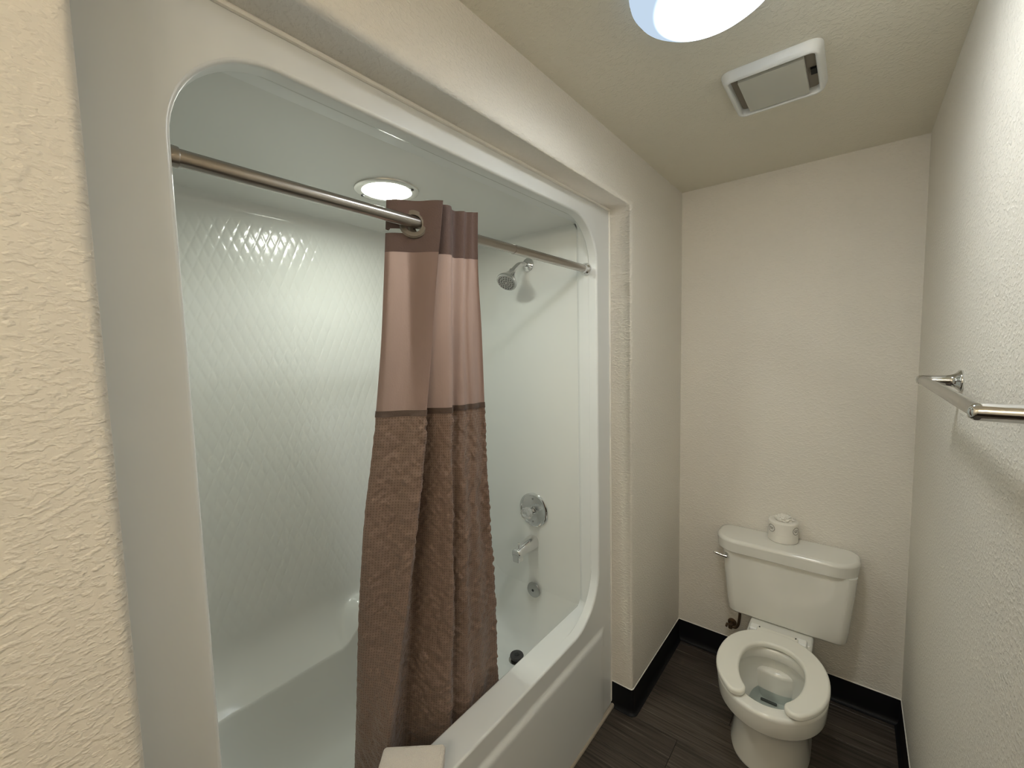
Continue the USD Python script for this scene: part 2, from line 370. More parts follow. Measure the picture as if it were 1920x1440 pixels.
for a in np.linspace(0, np.pi / 2, 7): rows_.append((CZ - crv * (1 - math.cos(np.pi / 2 - a)) if False else CZ - crv * (1 - math.cos(a)), crv * (1 - math.sin(a)), XB, 0.))
zs_mid = list(np.linspace(CZ - crv - .006, .64, 320))
rows_ += [(z, 0., XB, 0.) for z in zs_mid]
for tt in np.linspace(0, 1, 16)[1:]:
    z = .64 - tt * (.64 - RIM); rows_.append((z, 0., XB + .082 * tt ** 2.3, smoothstep(.15, .85, tt)))
UR = []
for z, ins, xb, w in rows_:
    P = u_curve(ins, xb, .06); zz = z + shelf_dz(P[:, 0], P[:, 1], w)
    UR.append(np.c_[P, zz])
UR = np.array(UR)
# quilted diamonds pressed into the back wall
yy, zz = UR[:, nA:nB_, 1], UR[:, nA:nB_, 2]
DW, DH = .0325, .074
qa, qb = yy / DW + zz / DH, yy / DW - zz / DH
fa, fb = 2 * (qa - np.floor(qa)) - 1, 2 * (qb - np.floor(qb)) - 1
pil = (1 - np.abs(fa) ** 4.5) * (1 - np.abs(fb) ** 4.5)
fade = smoothstep(.58, .72, zz) * smoothstep(1.995, 1.97, zz) * smoothstep(Y0 + .075, Y0 + .10, yy) * smoothstep(Y1 - .075, Y1 - .10, yy)
UR[:, nA:nB_, 0] += .0011 * pil * fade
n_rows, n_cols = UR.shape[:2]
def part_of(c0, c1):
    sub = UR[:, c0:c1]; m = tm(sub.reshape(-1, 3), grid_faces(n_rows, c1 - c0)[:, ::-1]); return m
mid0, mid1 = nA - 4, nB_ + 4
obj('back_panel', part_of(mid0, mid1 + 1), 'fiberglass', tub, smooth=60, label='back wall with a quilted diamond relief')
obj('end_panel', part_of(0, mid0 + 1), 'fiberglass', tub, smooth=60)
obj('end_panel', part_of(mid1, n_cols), 'fiberglass', tub, smooth=60)
topring = UR[0][:, :2]
Pc = np.vstack([topring, [[-.150, Y1 - .03], [-.150, Y0 + .03]]])
pts, t = earcut(Pc)
ceil_m = tm(np.c_[pts, np.full(len(pts), CZ)], t)
strip = tm([(-.150, Y0 + .03, CZ), (-.150, Y1 - .03, CZ), (XF - .036, Y1 - .03, TOPZ + .0005), (XF - .036, Y0 + .03, TOPZ + .0005)], [[0, 1, 2], [0, 2, 3]])
back_c = tm([(-.9, Y0 - .02, CZ + .0015), (-.9, Y1 + .02, CZ + .0015), (XF - .02, Y1 + .02, CZ + .0015), (XF - .02, Y0 - .02, CZ + .0015)], [[0, 1, 2], [0, 2, 3]])
obj('ceiling_panel', cat_(ceil_m, strip, back_c), 'fiberglass', tub, smooth=False)
# basin: each level is the walls' curve carried on downwards and closed along the front
def u_level(xf, xb, y0, y1, r0, r1, rf, z, w, n=8):
    P = [(x, y0) for x in np.linspace(xf - rf, xb + r0 + .02, 9)]
    P += [(xb + r0 - r0 * math.sin(a), y0 + r0 - r0 * math.cos(a)) for a in np.linspace(0, np.pi / 2, n)]
    P += [(xb, y) for y in np.linspace(y0 + r0 + .012, y1 - r1 - .012, 330)]
    P += [(xb + r1 - r1 * math.cos(a), y1 - r1 + r1 * math.sin(a)) for a in np.linspace(0, np.pi / 2, n)]
    P += [(x, y1) for x in np.linspace(xb + r1 + .02, xf - rf, 9)]
    P += [(xf - rf + rf * math.sin(a), y1 - rf + rf * math.cos(a)) for a in np.linspace(0, np.pi / 2, n)][1:]
    P += [(xf, y) for y in np.linspace(y1 - rf, y0 + rf, 40)[1:-1]]
    P += [(xf - rf + rf * math.cos(a), y0 + rf - rf * math.sin(a)) for a in np.linspace(0, np.pi / 2, n)][:-1]
    P = np.array(P); return np.c_[P, z + shelf_dz(P[:, 0], P[:, 1], w)]
XL = XB + .082
levels = [(-.196, XL, Y0, Y1, .06, .06, .006, RIM, 1.), (-.1995, XL + .0015, Y0 + .001, Y1, .06, .06, .008, RIM - .0012, 1.), (-.2025, XL + .004, Y0 + .004, Y1, .06, .06, .012, RIM - .005, 1.), (-.2045, XL + .006, Y0 + .008, Y1 - .001, .065, .065, .016, RIM - .012, 1.),
          (-.210, XL + .012, .21, 1.518, .08, .08, .05, .41, .6), (-.220, XL + .024, .25, 1.508, .10, .11, .08, .34, .2), (-.232, -.727, .29, 1.494, .12, .14, .11, .28, 0),
          (-.248, -.702, .33, 1.474, .13, .16, .13, .236, 0), (-.268, -.672, .36, 1.450, .14, .17, .14, .208, 0), (-.29, -.64, .39, 1.42, .14, .16, .14, .193, 0), (-.32, -.60, .43, 1.39, .12, .13, .12, .186, 0)]
basin = loft([u_level(*l) for l in levels], True, False, True)
front_strip = tm([(XF - .008, Y0, RIM - .0002), (XF - .008, Y1, RIM - .0002), (-.1965, Y1, RIM - .0002), (-.1965, Y0, RIM - .0002)], [[0, 1, 2], [0, 2, 3]])
obj('tub_basin', cat_(basin, front_strip), 'fiberglass', tub, smooth=45)
# caulk round the frame and along the apron foot
cb = [(XF + .0015, J - .003, 0.001), (XF + .0015, J - .003, S - .003), (XF + .0015, L + .003, S - .003), (XF + .0015, L + .003, .001)]
obj('caulk_bead', cat_(sweep([cb[0], cb[1]], .0042, 8), sweep([cb[1], cb[2]], .006, 8), sweep([cb[2], cb[3]], .0036, 8)), 'caulk', tub)
obj('floor_caulk', sweep([(XF + .010, L + .01, .0025), (XF + .010, J - .004, .0025)], .009, 10), 'caulk_aged', tub, label='yellowed bead of caulk along the foot of the tub')

# ------------------------------------------------------------------ shower rod
RX, RZ, RR = -.143, 1.866, .0138
rod = thing('shower_curtain_rod', 'straight brushed metal tension rod across the shower opening', 'curtain rod', (RX, .85, RZ))
ye0, ye1 = OY0 - .002, OY1 + .002
obj('rod_tube', sweep([(RX, ye0 + .012, RZ), (RX, ye1 - .012, RZ)], RR, 28), 'brushed_nickel', rod, smooth=40)
obj('rod_tube', sweep([(RX, 1.05, RZ), (RX, ye1 - .005, RZ)], RR + .0008, 28), 'brushed_nickel', rod, smooth=40)
obj('end_sleeve', lathe([(0, 0), (.0160, 0), (.0163, .002), (.0163, .017), (.0157, .019), (RR, .019)], (RX, ye0 + .001, RZ), (0, 1, 0)), 'brushed_nickel', rod)
obj('end_flange', lathe([(0, 0), (.0235, 0), (.0240, .004), (.0225, .011), (.0165, .017), (.0155, .030), (RR + .001, .031)], (RX, ye1, RZ), (0, -1, 0)), 'chrome', rod, label='round chrome end flange')

# ------------------------------------------------------------------ shower curtain
ZS = np.array([.25, .5, .8, 1.1, 1.405, 1.6, 1.797, 1.913])
CT = dict(
 A=[(-0.428, 0.588), (-0.393, 0.586), (-0.351, 0.586), (-0.309, 0.594), (-0.266, 0.619), (-0.238, 0.627), (-0.199, 0.620), (-0.180, 0.617)],
 B=[(-0.299, 0.61), (-0.269, 0.62), (-0.233, 0.665), (-0.197, 0.694), (-0.161, 0.712), (-0.137, 0.722), (-0.098, 0.7185), (-0.077, 0.7185)],
 D=[(-0.244, 0.801), (-0.22, 0.804), (-0.193, 0.804), (-0.165, 0.793), (-0.137, 0.773), (-0.119, 0.762), (-0.1, 0.75), (-0.09, 0.743)],
 F=[(-0.24, 0.882), (-0.221, 0.873), (-0.198, 0.859), (-0.175, 0.842), (-0.152, 0.822), (-0.137, 0.813), (-0.111, 0.801), (-0.101, 0.798)],
 H=[(-0.247, 0.957), (-0.226, 0.942), (-0.2, 0.918), (-0.175, 0.888), (-0.149, 0.86), (-0.133, 0.839), (-0.105, 0.821), (-0.094, 0.818)],
 J=[(-0.255, 1.063), (-0.23, 1.037), (-0.201, 0.995), (-0.171, 0.946), (-0.141, 0.905), (-0.122, 0.881), (-0.092, 0.842), (-0.080, 0.833)])
CT = {k: np.array(v) for k, v in CT.items()}
def valley(a, b, depth_top, depth_bot, mix=.55):
    """the inner turn of a fold between crests a and b: near the rod the folds stack flat one behind another, lower down they open"""
    P = CT[a] * (1 - mix) + CT[b] * mix
    w = smoothstep(.8, 1.72, ZS)[:, None]
    low = P - np.array([depth_bot, 0]); high = CT[b] - depth_top * np.array([.78, .63])
    return low * (1 - w) + high * w
hem = CT['A'] + np.array([-.004, .016])
cols = [hem, CT['A'], CT['A'] * .80 + CT['B'] * .20 + [.003, -.004], CT['A'] * .5 + CT['B'] * .5 + [-.004, .006], CT['A'] * .2 + CT['B'] * .8 + [.002, -.003], CT['B'],
        valley('B', 'D', .128, .13, .6), CT['D'] * .45 + valley('B', 'D', .128, .13, .6) * .55 + [.004, -.004], CT['D'], valley('D', 'F', .030, .05), CT['F'], valley('F', 'H', .014, .014), CT['H'], valley('H', 'J', .014, .022), CT['J'], CT['J'] + [-.035, -.006], CT['J'] + [-.11, .0]]
cols = np.array(cols)                                     # column, level, (x, y)
from scipy.interpolate import PchipInterpolator
ZB, ZT, ZHEAD, ZSEAM = .245, 1.913, 1.797, 1.405
zlev = np.unique(np.r_[np.linspace(ZB, ZSEAM, 240), np.linspace(ZSEAM, ZHEAD, 80), np.linspace(ZHEAD, ZT, 50)])
cl = PchipInterpolator(ZS, cols.transpose(1, 0, 2), axis=0, extrapolate=True)(zlev)   # level, column, 2
def rounded(P, its=3):
    """corner-cut a polyline; every level gives the same number of points"""
    for _ in range(its):
        a, b = P[:, :-1], P[:, 1:]
        q = np.stack([a * .80 + b * .20, a * .20 + b * .80], 2).reshape(P.shape[0], -1, 2)
        P = np.concatenate([P[:, :1], q, P[:, -1:]], 1)
    return P
cl = rounded(cl)
# resample at equal cloth lengths of the widest level
NS = 420
mid = cl[len(cl) // 3]; sl = np.r_[0, np.cumsum(np.linalg.norm(np.diff(mid, axis=0), axis=1))]
si = np.linspace(0, sl[-1], NS)
CL = np.empty((len(zlev), NS, 2))
for k in range(len(zlev)):
    for d in range(2): CL[k, :, d] = np.interp(si, sl, cl[k, :, d])
tg = np.gradient(CL, axis=1); tg /= np.linalg.norm(tg, axis=2, keepdims=True) + 1e-9
nm = np.stack([tg[..., 1], -tg[..., 0]], -1)
SS, ZZ = np.meshgrid(si, zlev)
lowmask = smoothstep(ZSEAM, ZSEAM - .03, ZZ)
def nz(sx, sz, seed): return meshkit.fbm(np.stack([SS * sx, ZZ * sz, np.zeros_like(SS)], -1), 3, seed) - .5
rot = lambda a: (SS * math.cos(a) + ZZ * math.sin(a), -SS * math.sin(a) + ZZ * math.cos(a))
d1a, d1b = rot(.9); d2a, d2b = rot(-.8)
pucker = (meshkit.fbm(np.stack([d1a * 120, d1b * 34, 0 * SS], -1), 2, 3) - .5) + (meshkit.fbm(np.stack([d2a * 105, d2b * 30, 0 * SS + 3], -1), 2, 9) - .5)
dy = smoothstep(.3, .9, ZZ) * 0 + 1
disp = lowmask * (.0062 * pucker * dy + .0042 * (meshkit.fbm(np.stack([SS * 85, ZZ * 85, 0 * SS], -1), 3, 41) - .5) + .016 * nz(12, 4, 21)) + (1 - lowmask) * .006 * nz(16, 3, 5) * smoothstep(ZT, ZHEAD - .06, ZZ)
edge = smoothstep(0, .04, SS)
CL = CL + nm * (disp * edge)[..., None]
# bottom hem hangs unevenly; seam line wavers a little
Zw = ZZ + lowmask * .004 * nz(9, 2, 33)
V = np.concatenate([CL, Zw[..., None]], -1)
# grommets where each fold crosses the rod
krod = np.argmin(np.abs(zlev - RZ)); xr = CL[krod, :, 0] - RX
cross = [i for i in range(6, NS - 6) if xr[i] * xr[i + 1] <= 0]
GR_IN, GR_OUT = .0205, .034
quad_keep = np.ones((len(zlev) - 1, NS - 1), bool)
sc, zc = (SS[:-1, :-1] + SS[1:, 1:]) / 2, (ZZ[:-1, :-1] + ZZ[1:, 1:]) / 2
# true distances along the header (the cloth length differs a little by level)
hl = np.r_[0, np.cumsum(np.linalg.norm(np.diff(CL[krod], axis=0), axis=1))]
hs = np.interp(sc, si, hl)
for i in cross:
    s0 = hl[i]
    quad_keep &= ~(np.hypot(hs - s0, zc - (RZ - .004)) < GR_IN + .004)
s0 = hl[cross[0]]
quad_keep &= ~((hs < s0) & (np.abs(zc - (RZ - .022 + .06 * 0)) < .004 + .0) & (hs > -1))     # slit from the edge to the first ring
curtain = thing('shower_curtain', 'mauve brown shower curtain with pale upper band, gathered on the rod', 'shower curtain', (RX, .75, ZT))
idx = np.arange(len(zlev) * NS).reshape(len(zlev), NS)
def cloth_part(lo, hi):
    rws = np.where((zlev[:-1] >= lo - 1e-6) & (zlev[1:] <= hi + 1e-6))[0]
    fcs = []
    kk = quad_keep[rws]
    a = idx[rws][:, :-1][kk]; b = idx[rws][:, 1:][kk]; c_ = idx[rws + 1][:, 1:][kk]; d_ = idx[rws + 1][:, :-1][kk]
    q = np.stack([a, d_, c_, b], -1); q = np.vstack([q[:, [0, 1, 2]], q[:, [0, 2, 3]]])
    used = np.unique(q); remap = -np.ones(len(zlev) * NS, int); remap[used] = np.arange(len(used))
    return trimesh.Trimesh(V.reshape(-1, 3)[used], remap[q], process=False), np.stack([SS, ZZ, 0 * SS], -1).reshape(-1, 3)[used]
for nm_, lo, hi, m_, lab in (('header_band', ZHEAD, ZT, 'curtain_header', 'dark mauve header band with ring holes'), ('upper_panel', ZSEAM + .0, ZHEAD, 'curtain_upper', 'plain pinkish beige upper panel'), ('lower_panel', ZB, ZSEAM, 'curtain_lower', 'puckered brown quilted lower panel')):
    lo_ = zlev[np.argmin(np.abs(zlev - lo))]; hi_ = zlev[np.argmin(np.abs(zlev - hi))]
    m, uvc = cloth_part(lo_, hi_); obj(nm_, m, m_, curtain, smooth=True, label=lab, cloth=uvc)
# seam tape: a narrow ribbon just proud of both faces of the cloth
ks = np.argmin(np.abs(zlev - ZSEAM))
def ribbon(za, zb, off):
    out = []
    for z in np.linspace(za, zb, 4):
        kz = np.interp(z, zlev, np.arange(len(zlev))); k0 = int(kz); tt = kz - k0
        P = V[k0] * (1 - tt) + V[min(k0 + 1, len(zlev) - 1)] * tt
        out.append(np.c_[P[:, :2] + nm[k0] * off, P[:, 2]])
    return tm(np.array(out).reshape(-1, 3), grid_faces(4, NS))
def band(za, zb, off): return cat_(ribbon(za, zb, off), ribbon(za, zb, -off))
obj('seam_tape', band(ZSEAM - .014, ZSEAM + .002, .0016), 'curtain_tape', curtain, smooth=True, label='dark tape along the seam')
# grommets
for i in cross:
    P = CL[krod, i]; T = CL[krod, min(i + 4, NS - 1)] - CL[krod, max(i - 4, 0)]; T = T / np.linalg.norm(T)
    ax = (T[1], -T[0], 0)
    R_, a = GR_IN, np.linspace(0, 2 * np.pi, 13)[:-1]
    prof = [(R_ + .0035 * 0, -.003), (GR_OUT - .004, -.0045), (GR_OUT, -.002), (GR_OUT, .002), (GR_OUT - .004, .0045), (R_, .003)]
    t_ = np.linspace(0, 2 * np.pi, 44, endpoint=False); e1 = np.array([T[0], T[1], 0]); e2 = np.array([0, 0, 1.]); axv = np.array(ax)
    o = np.array([P[0], P[1], RZ - .004])
    rg = [o + rr * (np.cos(t_)[:, None] * e1 + np.sin(t_)[:, None] * e2) + h * axv for rr, h in prof + prof[:1]]
    obj('grommet', loft(rg, True), 'grommet_plastic', curtain, smooth=30)
# hem strip folded over on the leading edge
hemr = []
for k in range(len(zlev)):
    P = CL[k, 0]; T = CL[k, 3] - P; T /= np.linalg.norm(T); n_ = np.array([T[1], -T[0]])
    hemr.append([[*(P + n_ * .0020 - T * .001), zlev[k]], [*(P + n_ * .0020 + T * .008), zlev[k]], [*(P - n_ * .0020 + T * .008), zlev[k]], [*(P - n_ * .0020 - T * .001), zlev[k]]])
hemr = np.array(hemr); kr = int(np.argmin(np.abs(zlev - (RZ - .030))))
ku = int(np.argmin(np.abs(zlev - (RZ - .014))))
obj('side_hem', cat_(loft(hemr[:kr + 1], True, True, True), loft(hemr[ku:], True, True, True)), 'curtain_tape', curtain, smooth=30, label='dark hem along the leading edge')

# ------------------------------------------------------------------ shower and tub fittings on the end wall
EY = Y1
sh = thing('wall_shower', 'small chrome shower head on a bent arm high on the end wall', 'shower head', (-.435, EY, 1.925))
so = np.array([-.435, EY, 1.925])
obj('wall_flange', lathe([(0, 0), (.029, 0), (.030, .002), (.028, .006), (.018, .011), (.012, .014)], so, (0, -1, 0)), 'chrome', sh)
hd = np.array([-.30, -.62, -.78]); hd = np.array([-.05, -.80, -.60]); hd /= np.linalg.norm(hd)
armp = spline([so + [0, -.004, 0], so + [-.002, -.03, -.0005], so + [-.005, -.058, -.006], so + [-.010, -.080, -.022], so + [-.014, -.094, -.038]], 26)
obj('shower_arm', sweep(armp, .0105, 18), 'chrome', sh)
hd = armp[-1] - armp[-3]; hd = hd / np.linalg.norm(hd); hd = hd + np.array([.22, 0, .10]); hd /= np.linalg.norm(hd)
ho = armp[-1] - hd * .006
head = obj('head_shell', lathe([(0, 0), (.0125, 0), (.0150, .003), (.0150, .013), (.0165, .016), (.0205, .026), (.030, .044), (.039, .058), (.0438, .065), (.0448, .070), (.0438, .0755), (.039, .077), (0, .0768)], ho, hd), 'chrome', sh)
nozz = []
e1 = np.cross(hd, [0, 0, 1]); e1 /= np.linalg.norm(e1); e2 = np.cross(hd, e1)
obj('spray_plate', lathe([(0, 0), (.0385, 0), (.0385, .0016), (.036, .0024), (0, .0026)], ho + hd * .0762, hd), 'chrome_dull', head)
for ring_n, rr in ((6, .010), (12, .0205), (18, .031)):
    for q in range(ring_n):
        a = q * 2 * np.pi / ring_n
        nozz.append(lathe([(0, 0), (.0022, 0), (.0016, .003), (0, .003)], ho + hd * .0784 + rr * (math.cos(a) * e1 + math.sin(a) * e2), hd, 6))
obj('spray_nozzles', cat_(*nozz), 'rubber', head, kind='stuff')

vo = np.array([-.428, EY, .830])
va = thing('shower_valve', 'round chrome shower valve plate with clear knob on the end wall', 'valve', tuple(vo))
obj('cover_plate', lathe([(0, 0), (.076, 0), (.0775, .003), (.0765, .008), (.071, .0115), (.066, .0115), (.064, .010), (.045, .013), (.024, .016), (.0, .016)], vo, (0, -1, 0), 56), 'chrome', va)
kd = np.array([0, -1, 0.])
ko = vo + np.array([.0, -.013, .0])
stem = obj('handle_hub', lathe([(0, 0), (.021, 0), (.020, .006), (.0165, .012), (.015, .028), (0, .028)], ko, kd, 36), 'chrome', va)
kp = []
for rr, h in ((.0, .0), (.017, .0), (.024, .005), (.0275, .014), (.0275, .026), (.025, .033), (.016, .036), (0, .036)): kp.append((rr, h))
kn = lathe(kp, ko + kd * .024, kd, 48)
rel = kn.vertices - (ko + kd * .024); ang = np.arctan2(rel[:, 0], rel[:, 2]); rad = np.hypot(rel[:, 0], rel[:, 2])
kn.vertices[:, 0] -= (rel[:, 0]) * .09 * np.abs(np.sin(4 * ang)) * (rad > .02); kn.vertices[:, 2] -= (rel[:, 2]) * .09 * np.abs(np.sin(4 * ang)) * (rad > .02)
kb = obj('knob', kn, 'clear_knob', va, label='clear fluted knob')
obj('knob_cap', lathe([(0, 0), (.011, 0), (.011, .0015), (0, .002)], ko + kd * .0605, kd, 24), 'chrome', kb)
for sgn in (-1, 1):
    obj('plate_screw', lathe([(0, 0), (.0045, 0), (.0035, .002), (0, .0025)], vo + np.array([.0, -.0125, sgn * .052]), kd, 12), 'chrome_dull', va)

to = np.array([-.437, EY, .676])
ts = thing('tub_spout', 'chrome tub spout below the valve', 'faucet', tuple(to))
rg = []
for dyy, dz, hw, hh in ((0, 0, .030, .031), (.006, 0, .0302, .0312), (.014, 0, .0295, .0305), (.04, -.001, .0275, .0275), (.07, -.003, .0258, .0250), (.10, -.006, .0246, .0230), (.122, -.009, .0236, .0218), (.129, -.010, .0222, .0205), (.132, -.0105, .019, .0175)):
    a = np.linspace(0, 2 * np.pi, 32, endpoint=False); ex = 2.6
    cx = np.sign(np.cos(a)) * np.abs(np.cos(a)) ** (2 / ex) * hw; cz = np.sign(np.sin(a)) * np.abs(np.sin(a)) ** (2 / ex) * hh
    rg.append(np.c_[to[0] + cx, np.full(32, EY - dyy), to[2] + dz + cz])
sb = obj('spout_body', loft(rg, True, True, True), 'chrome', ts)
nz_ring = lambda z, k: np.c_[to[0] + rrect(-.0185 * k, .0185 * k, 0, .036 * k, .006, 4, 2)[:, 0], EY - .097 - rrect(-.0185, .0185, 0, .036, .006, 4, 2)[:, 1] + (1 - k) * .018, np.full(len(rrect(0, 1, 0, 1, .1, 4, 2)), to[2] + z)]
obj('spout_outlet', loft([nz_ring(-.012, 1), nz_ring(-.044, .97), nz_ring(-.046, .92)], True, True, True), 'chrome', ts)
obj('diverter_knob', lathe([(0, 0), (.0035, 0), (.0035, .014), (.0065, .016), (.0068, .021), (.005, .0235), (0, .024)], to + np.array([0, -.108, .010]), (0, 0, 1), 20), 'chrome', ts)

oo = np.array([-.431, 1.512, .452])
ov = thing('overflow_plate', 'round chrome overflow plate low on the tub end below the spout', 'drain cover', tuple(oo))
op = obj('plate', lathe([(0, 0), (.034, 0), (.035, .002), (.0335, .006), (.028, .008), (.008, .009), (.0, .009)], oo, (0, -1, .03), 44), 'chrome_dull', ov)
obj('screw_recess', lathe([(0, 0), (.0065, 0), (.006, .0012), (0, .0014)], oo + np.array([0, -.0085, 0]), (0, -1, .03), 20), 'dark_metal', op)

do = np.array([-.437, 1.383, .1865])
dr = thing('drain_stopper', 'dark drain stopper on the tub floor at the foot of the end wall', 'drain stopper', tuple(do))
obj('drain_flange', lathe([(0, 0), (.036, 0), (.036, .002), (.028, .003), (0, .003)], do, (0, 0, 1), 36), 'chrome_dull', dr)
st = obj('stopper_cap', lathe([(0, .003), (.022, .003), (.029, .012), (.0305, .019), (.0285, .024), (.018, .026), (0, .0255)], do, (0, 0, 1), 36), 'rubber', dr)
obj('stopper_knob', lathe([(0, 0), (.012, 0), (.012, .003), (.009, .005), (0, .005)], do + np.array([0, 0, .0255]), (0, 0, 1), 24), 'dark_metal', st)

# ------------------------------------------------------------------ recessed shower lamp
dl = np.array([-.425, .800, CZ])
rl = thing('recessed_light', 'round recessed lamp with metal trim in the shower ceiling', 'lamp', tuple(dl))
obj('trim_ring', lathe([(.094, 0), (.0935, -.004), (.089, -.007), (.080, -.0075), (.073, -.006), (.071, -.002), (.071, 0)], dl, (0, 0, 1), 56), 'trim_metal', rl)
obj('lens', lathe([(.0715, -.001), (.066, -.0045), (.045, -.0085), (.02, -.010), (0, -.0105)], dl, (0, 0, 1), 48), 'shower_lens', rl, label='glowing lens')
for a in (3.6, .45):
    obj('trim_screw', lathe([(0, 0), (.0055, 0), (.0045, -.003), (0, -.0035)], dl + np.array([.0815 * math.cos(a), .0815 * math.sin(a), -.0072]), (0, 0, 1), 12), 'dark_metal', rl)

# ------------------------------------------------------------------ ceiling lamp
cl_ = thing('ceiling_light', 'glowing white dome lamp on the bathroom ceiling', 'lamp', (*LIGHT_C, H))
obj('base_pan', lathe([(0, 0), (.135, 0), (.135, -.022), (.12, -.024), (0, -.024)], (*LIGHT_C, H), (0, 0, 1), 64), 'white_plastic', cl_)
obj('glass_dome', lathe([(.140, -.016), (.1455, -.020), (.1465, -.026), (.144, -.036), (.134, -.050), (.115, -.064), (.085, -.076), (.045, -.0835), (0, -.086)], (*LIGHT_C, H), (0, 0, 1), 72), 'dome_glass', cl_)

# ------------------------------------------------------------------ exhaust fan grille
fx0, fx1, fy0, fy1, fb = .368, .604, 1.350, 1.600, .026
fan = thing('exhaust_fan', 'square white exhaust fan grille on the ceiling', 'vent', ((fx0 + fx1) / 2, (fy0 + fy1) / 2, H))
def fr(d, z, rad): P = rrect(fx0 + d, fx1 - d, fy0 + d, fy1 - d, rad, 7, 3); return np.c_[P, np.full(len(P), z)]
grille = loft([fr(0, H, .028), fr(.0, H - .004, .028), fr(.004, H - .017, .025), fr(.007, H - .023, .022), fr(.011, H - fb, .019), fr(.015, H - fb, .016), fr(.018, H - fb + .003, .014), fr(.019, H - .004, .013)], True)
obj('grille_frame', grille, 'vent_white', fan, smooth=50)
obj('fan_housing', bx((fx0 + .018, fy0 + .018, H - .006), (fx1 - .018, fy1 - .018, H - .002)), 'fan_grey', fan, smooth=False)
obj('cover_plate', slab(rrect(fx0 + .040, fx1 - .042, fy0 + .034, fy1 - .027, .003, 3, 2), H - .0245, H - .014, 0, .0015, 2), 'vent_cover', fan, label='flat grey-white cover panel')
obj('motor_bracket', bx((fx1 - .034, 1.47, H - .012), (fx1 - .020, 1.50, H - .006)), 'dark_void', fan, smooth=False)

# ------------------------------------------------------------------ towel bar
tb = thing('towel_bar', 'chrome towel bar with flared posts on the right wall', 'towel bar', (W, 1.1, 1.465))
TX, TZ = .815, 1.463
flare = [(0, 0), (.024, 0), (.0245, .003), (.0232, .006), (.0190, .0095), (.0155, .0135), (.0133, .019), (.0123, .028), (.0118, .045), (.0116, .064), (.0108, .0705), (.0078, .0752), (0, .077)]
for yp in (1.385, .790):
    obj('post', lathe(flare, (W, yp, TZ), (-1, 0, 0), 36), 'chrome', tb, smooth=50)
obj('bar', sweep([(TX, .790, TZ), (TX, 1.385, TZ)], .0098, 24), 'chrome_dull', tb, smooth=50)

# ------------------------------------------------------------------ toilet
TXC = .478
wc = thing('toilet', 'white two-piece toilet with open-front seat against the end wall', 'toilet', (TXC, 1.90, 0))
def egg(xc, yc, w, af, ab, n=72, ex=2.0, exb=2.2):
    a = np.linspace(0, 2 * np.pi, n, endpoint=False); cx, sy = np.cos(a), np.sin(a)
    e = np.where(sy < 0, ex, exb)
    x = np.sign(cx) * np.abs(cx) ** (2 / e) * w; y = np.sign(sy) * np.abs(sy) ** (2 / e) * np.where(sy < 0, af, ab)
    return np.c_[xc + x, yc + y]
def er(xc, yc, w, af, ab, z, ex=2., exb=2.2): return np.c_[egg(xc, yc, w, af, ab, ex=ex, exb=exb), np.full(72, z)]
RZT = .356; BX = .486; BY = 1.71
bowl = [er(TXC - .003, 1.84, .130, .19, .25, .0, 2.4, 3), er(TXC - .003, 1.84, .132, .192, .251, .012, 2.4, 3), er(TXC - .003, 1.84, .127, .186, .246, .03, 2.4, 3), er(TXC - .002, 1.835, .121, .178, .24, .09, 2.3, 3), er(TXC, 1.825, .118, .170, .235, .15, 2.2, 2.8),
        er(BX, 1.795, .122, .166, .235, .195, 2.2, 2.6), er(BX, 1.76, .132, .178, .235, .232, 2.1, 2.4), er(BX, 1.735, .145, .188, .225, .258, 2.05, 2.3), er(BX, 1.72, .157, .196, .215, .273, 2, 2.2),
        er(BX, BY + .004, .165, .200, .207, .277, 2, 2.2), er(BX, BY + .002, .1675, .2025, .205, .282, 2, 2.2), er(BX, BY, .1705, .2065, .202, .312, 2, 2.2), er(BX, BY, .173, .2095, .201, .340, 2, 2.2), er(BX, BY, .1725, .209, .2005, .348, 2, 2.2), er(BX, BY, .169, .2055, .197, .3545, 2, 2.2), er(BX, BY, .162, .1985, .19, RZT, 2, 2.2),
        er(BX, BY, .130, .166, .158, RZT, 2, 2.2), er(BX, BY, .124, .160, .152, .353, 2, 2.2), er(BX, BY, .120, .156, .149, .343, 2, 2.2), er(BX, BY, .119, .155, .148, .320, 2, 2.2),
        er(BX, BY, .126, .162, .157, .313, 2, 2.2), er(BX, BY + .004, .125, .160, .158, .292, 2, 2.2), er(BX, BY + .018, .113, .148, .155, .25, 2, 2.2), er(BX, BY + .042, .092, .122, .138, .21, 2, 2.2), er(BX, BY + .062, .074, .096, .118, .18, 2, 2.4), er(BX, BY + .075, .062, .076, .10, .158, 2, 2.6), er(BX, BY + .082, .050, .060, .085, .15, 2, 2.6)]
bw = obj('bowl', loft(bowl, True, True, True), 'porcelain', wc, smooth=55)
wr = er(BX, BY + .058, .0780, .101, .121, .1865, 2, 2.35)
pts, t = earcut(wr[:, :2]); obj('water', tm(np.c_[pts, np.full(len(pts), .1865)], t), 'bowl_water', bw, smooth=False)
slot = rrect(.440, .496, 1.829, 1.840, .005, 5, 3)
obj('trap_outlet', loft([np.c_[slot, np.full(36, .1505)], np.c_[slot, np.full(36, .156)]], True, True, True), 'trap_grey', bw, smooth=False)
deck = slab(rrect(TXC - .116, TXC + .116, 1.86, 2.16, (.03, .03, .05, .05), 7, 4), .255, .338, .010, .02, 4, .02)
dk = obj('deck', deck, 'porcelain', wc, smooth=50)
for sx in (-.098, .098):
    obj('bolt_cap', lathe([(0, 0), (.009, 0), (.009, .003), (.005, .006), (0, .007)], (TXC + sx, 1.995, .3375), (0, 0, 1), 18), 'white_plastic', dk)
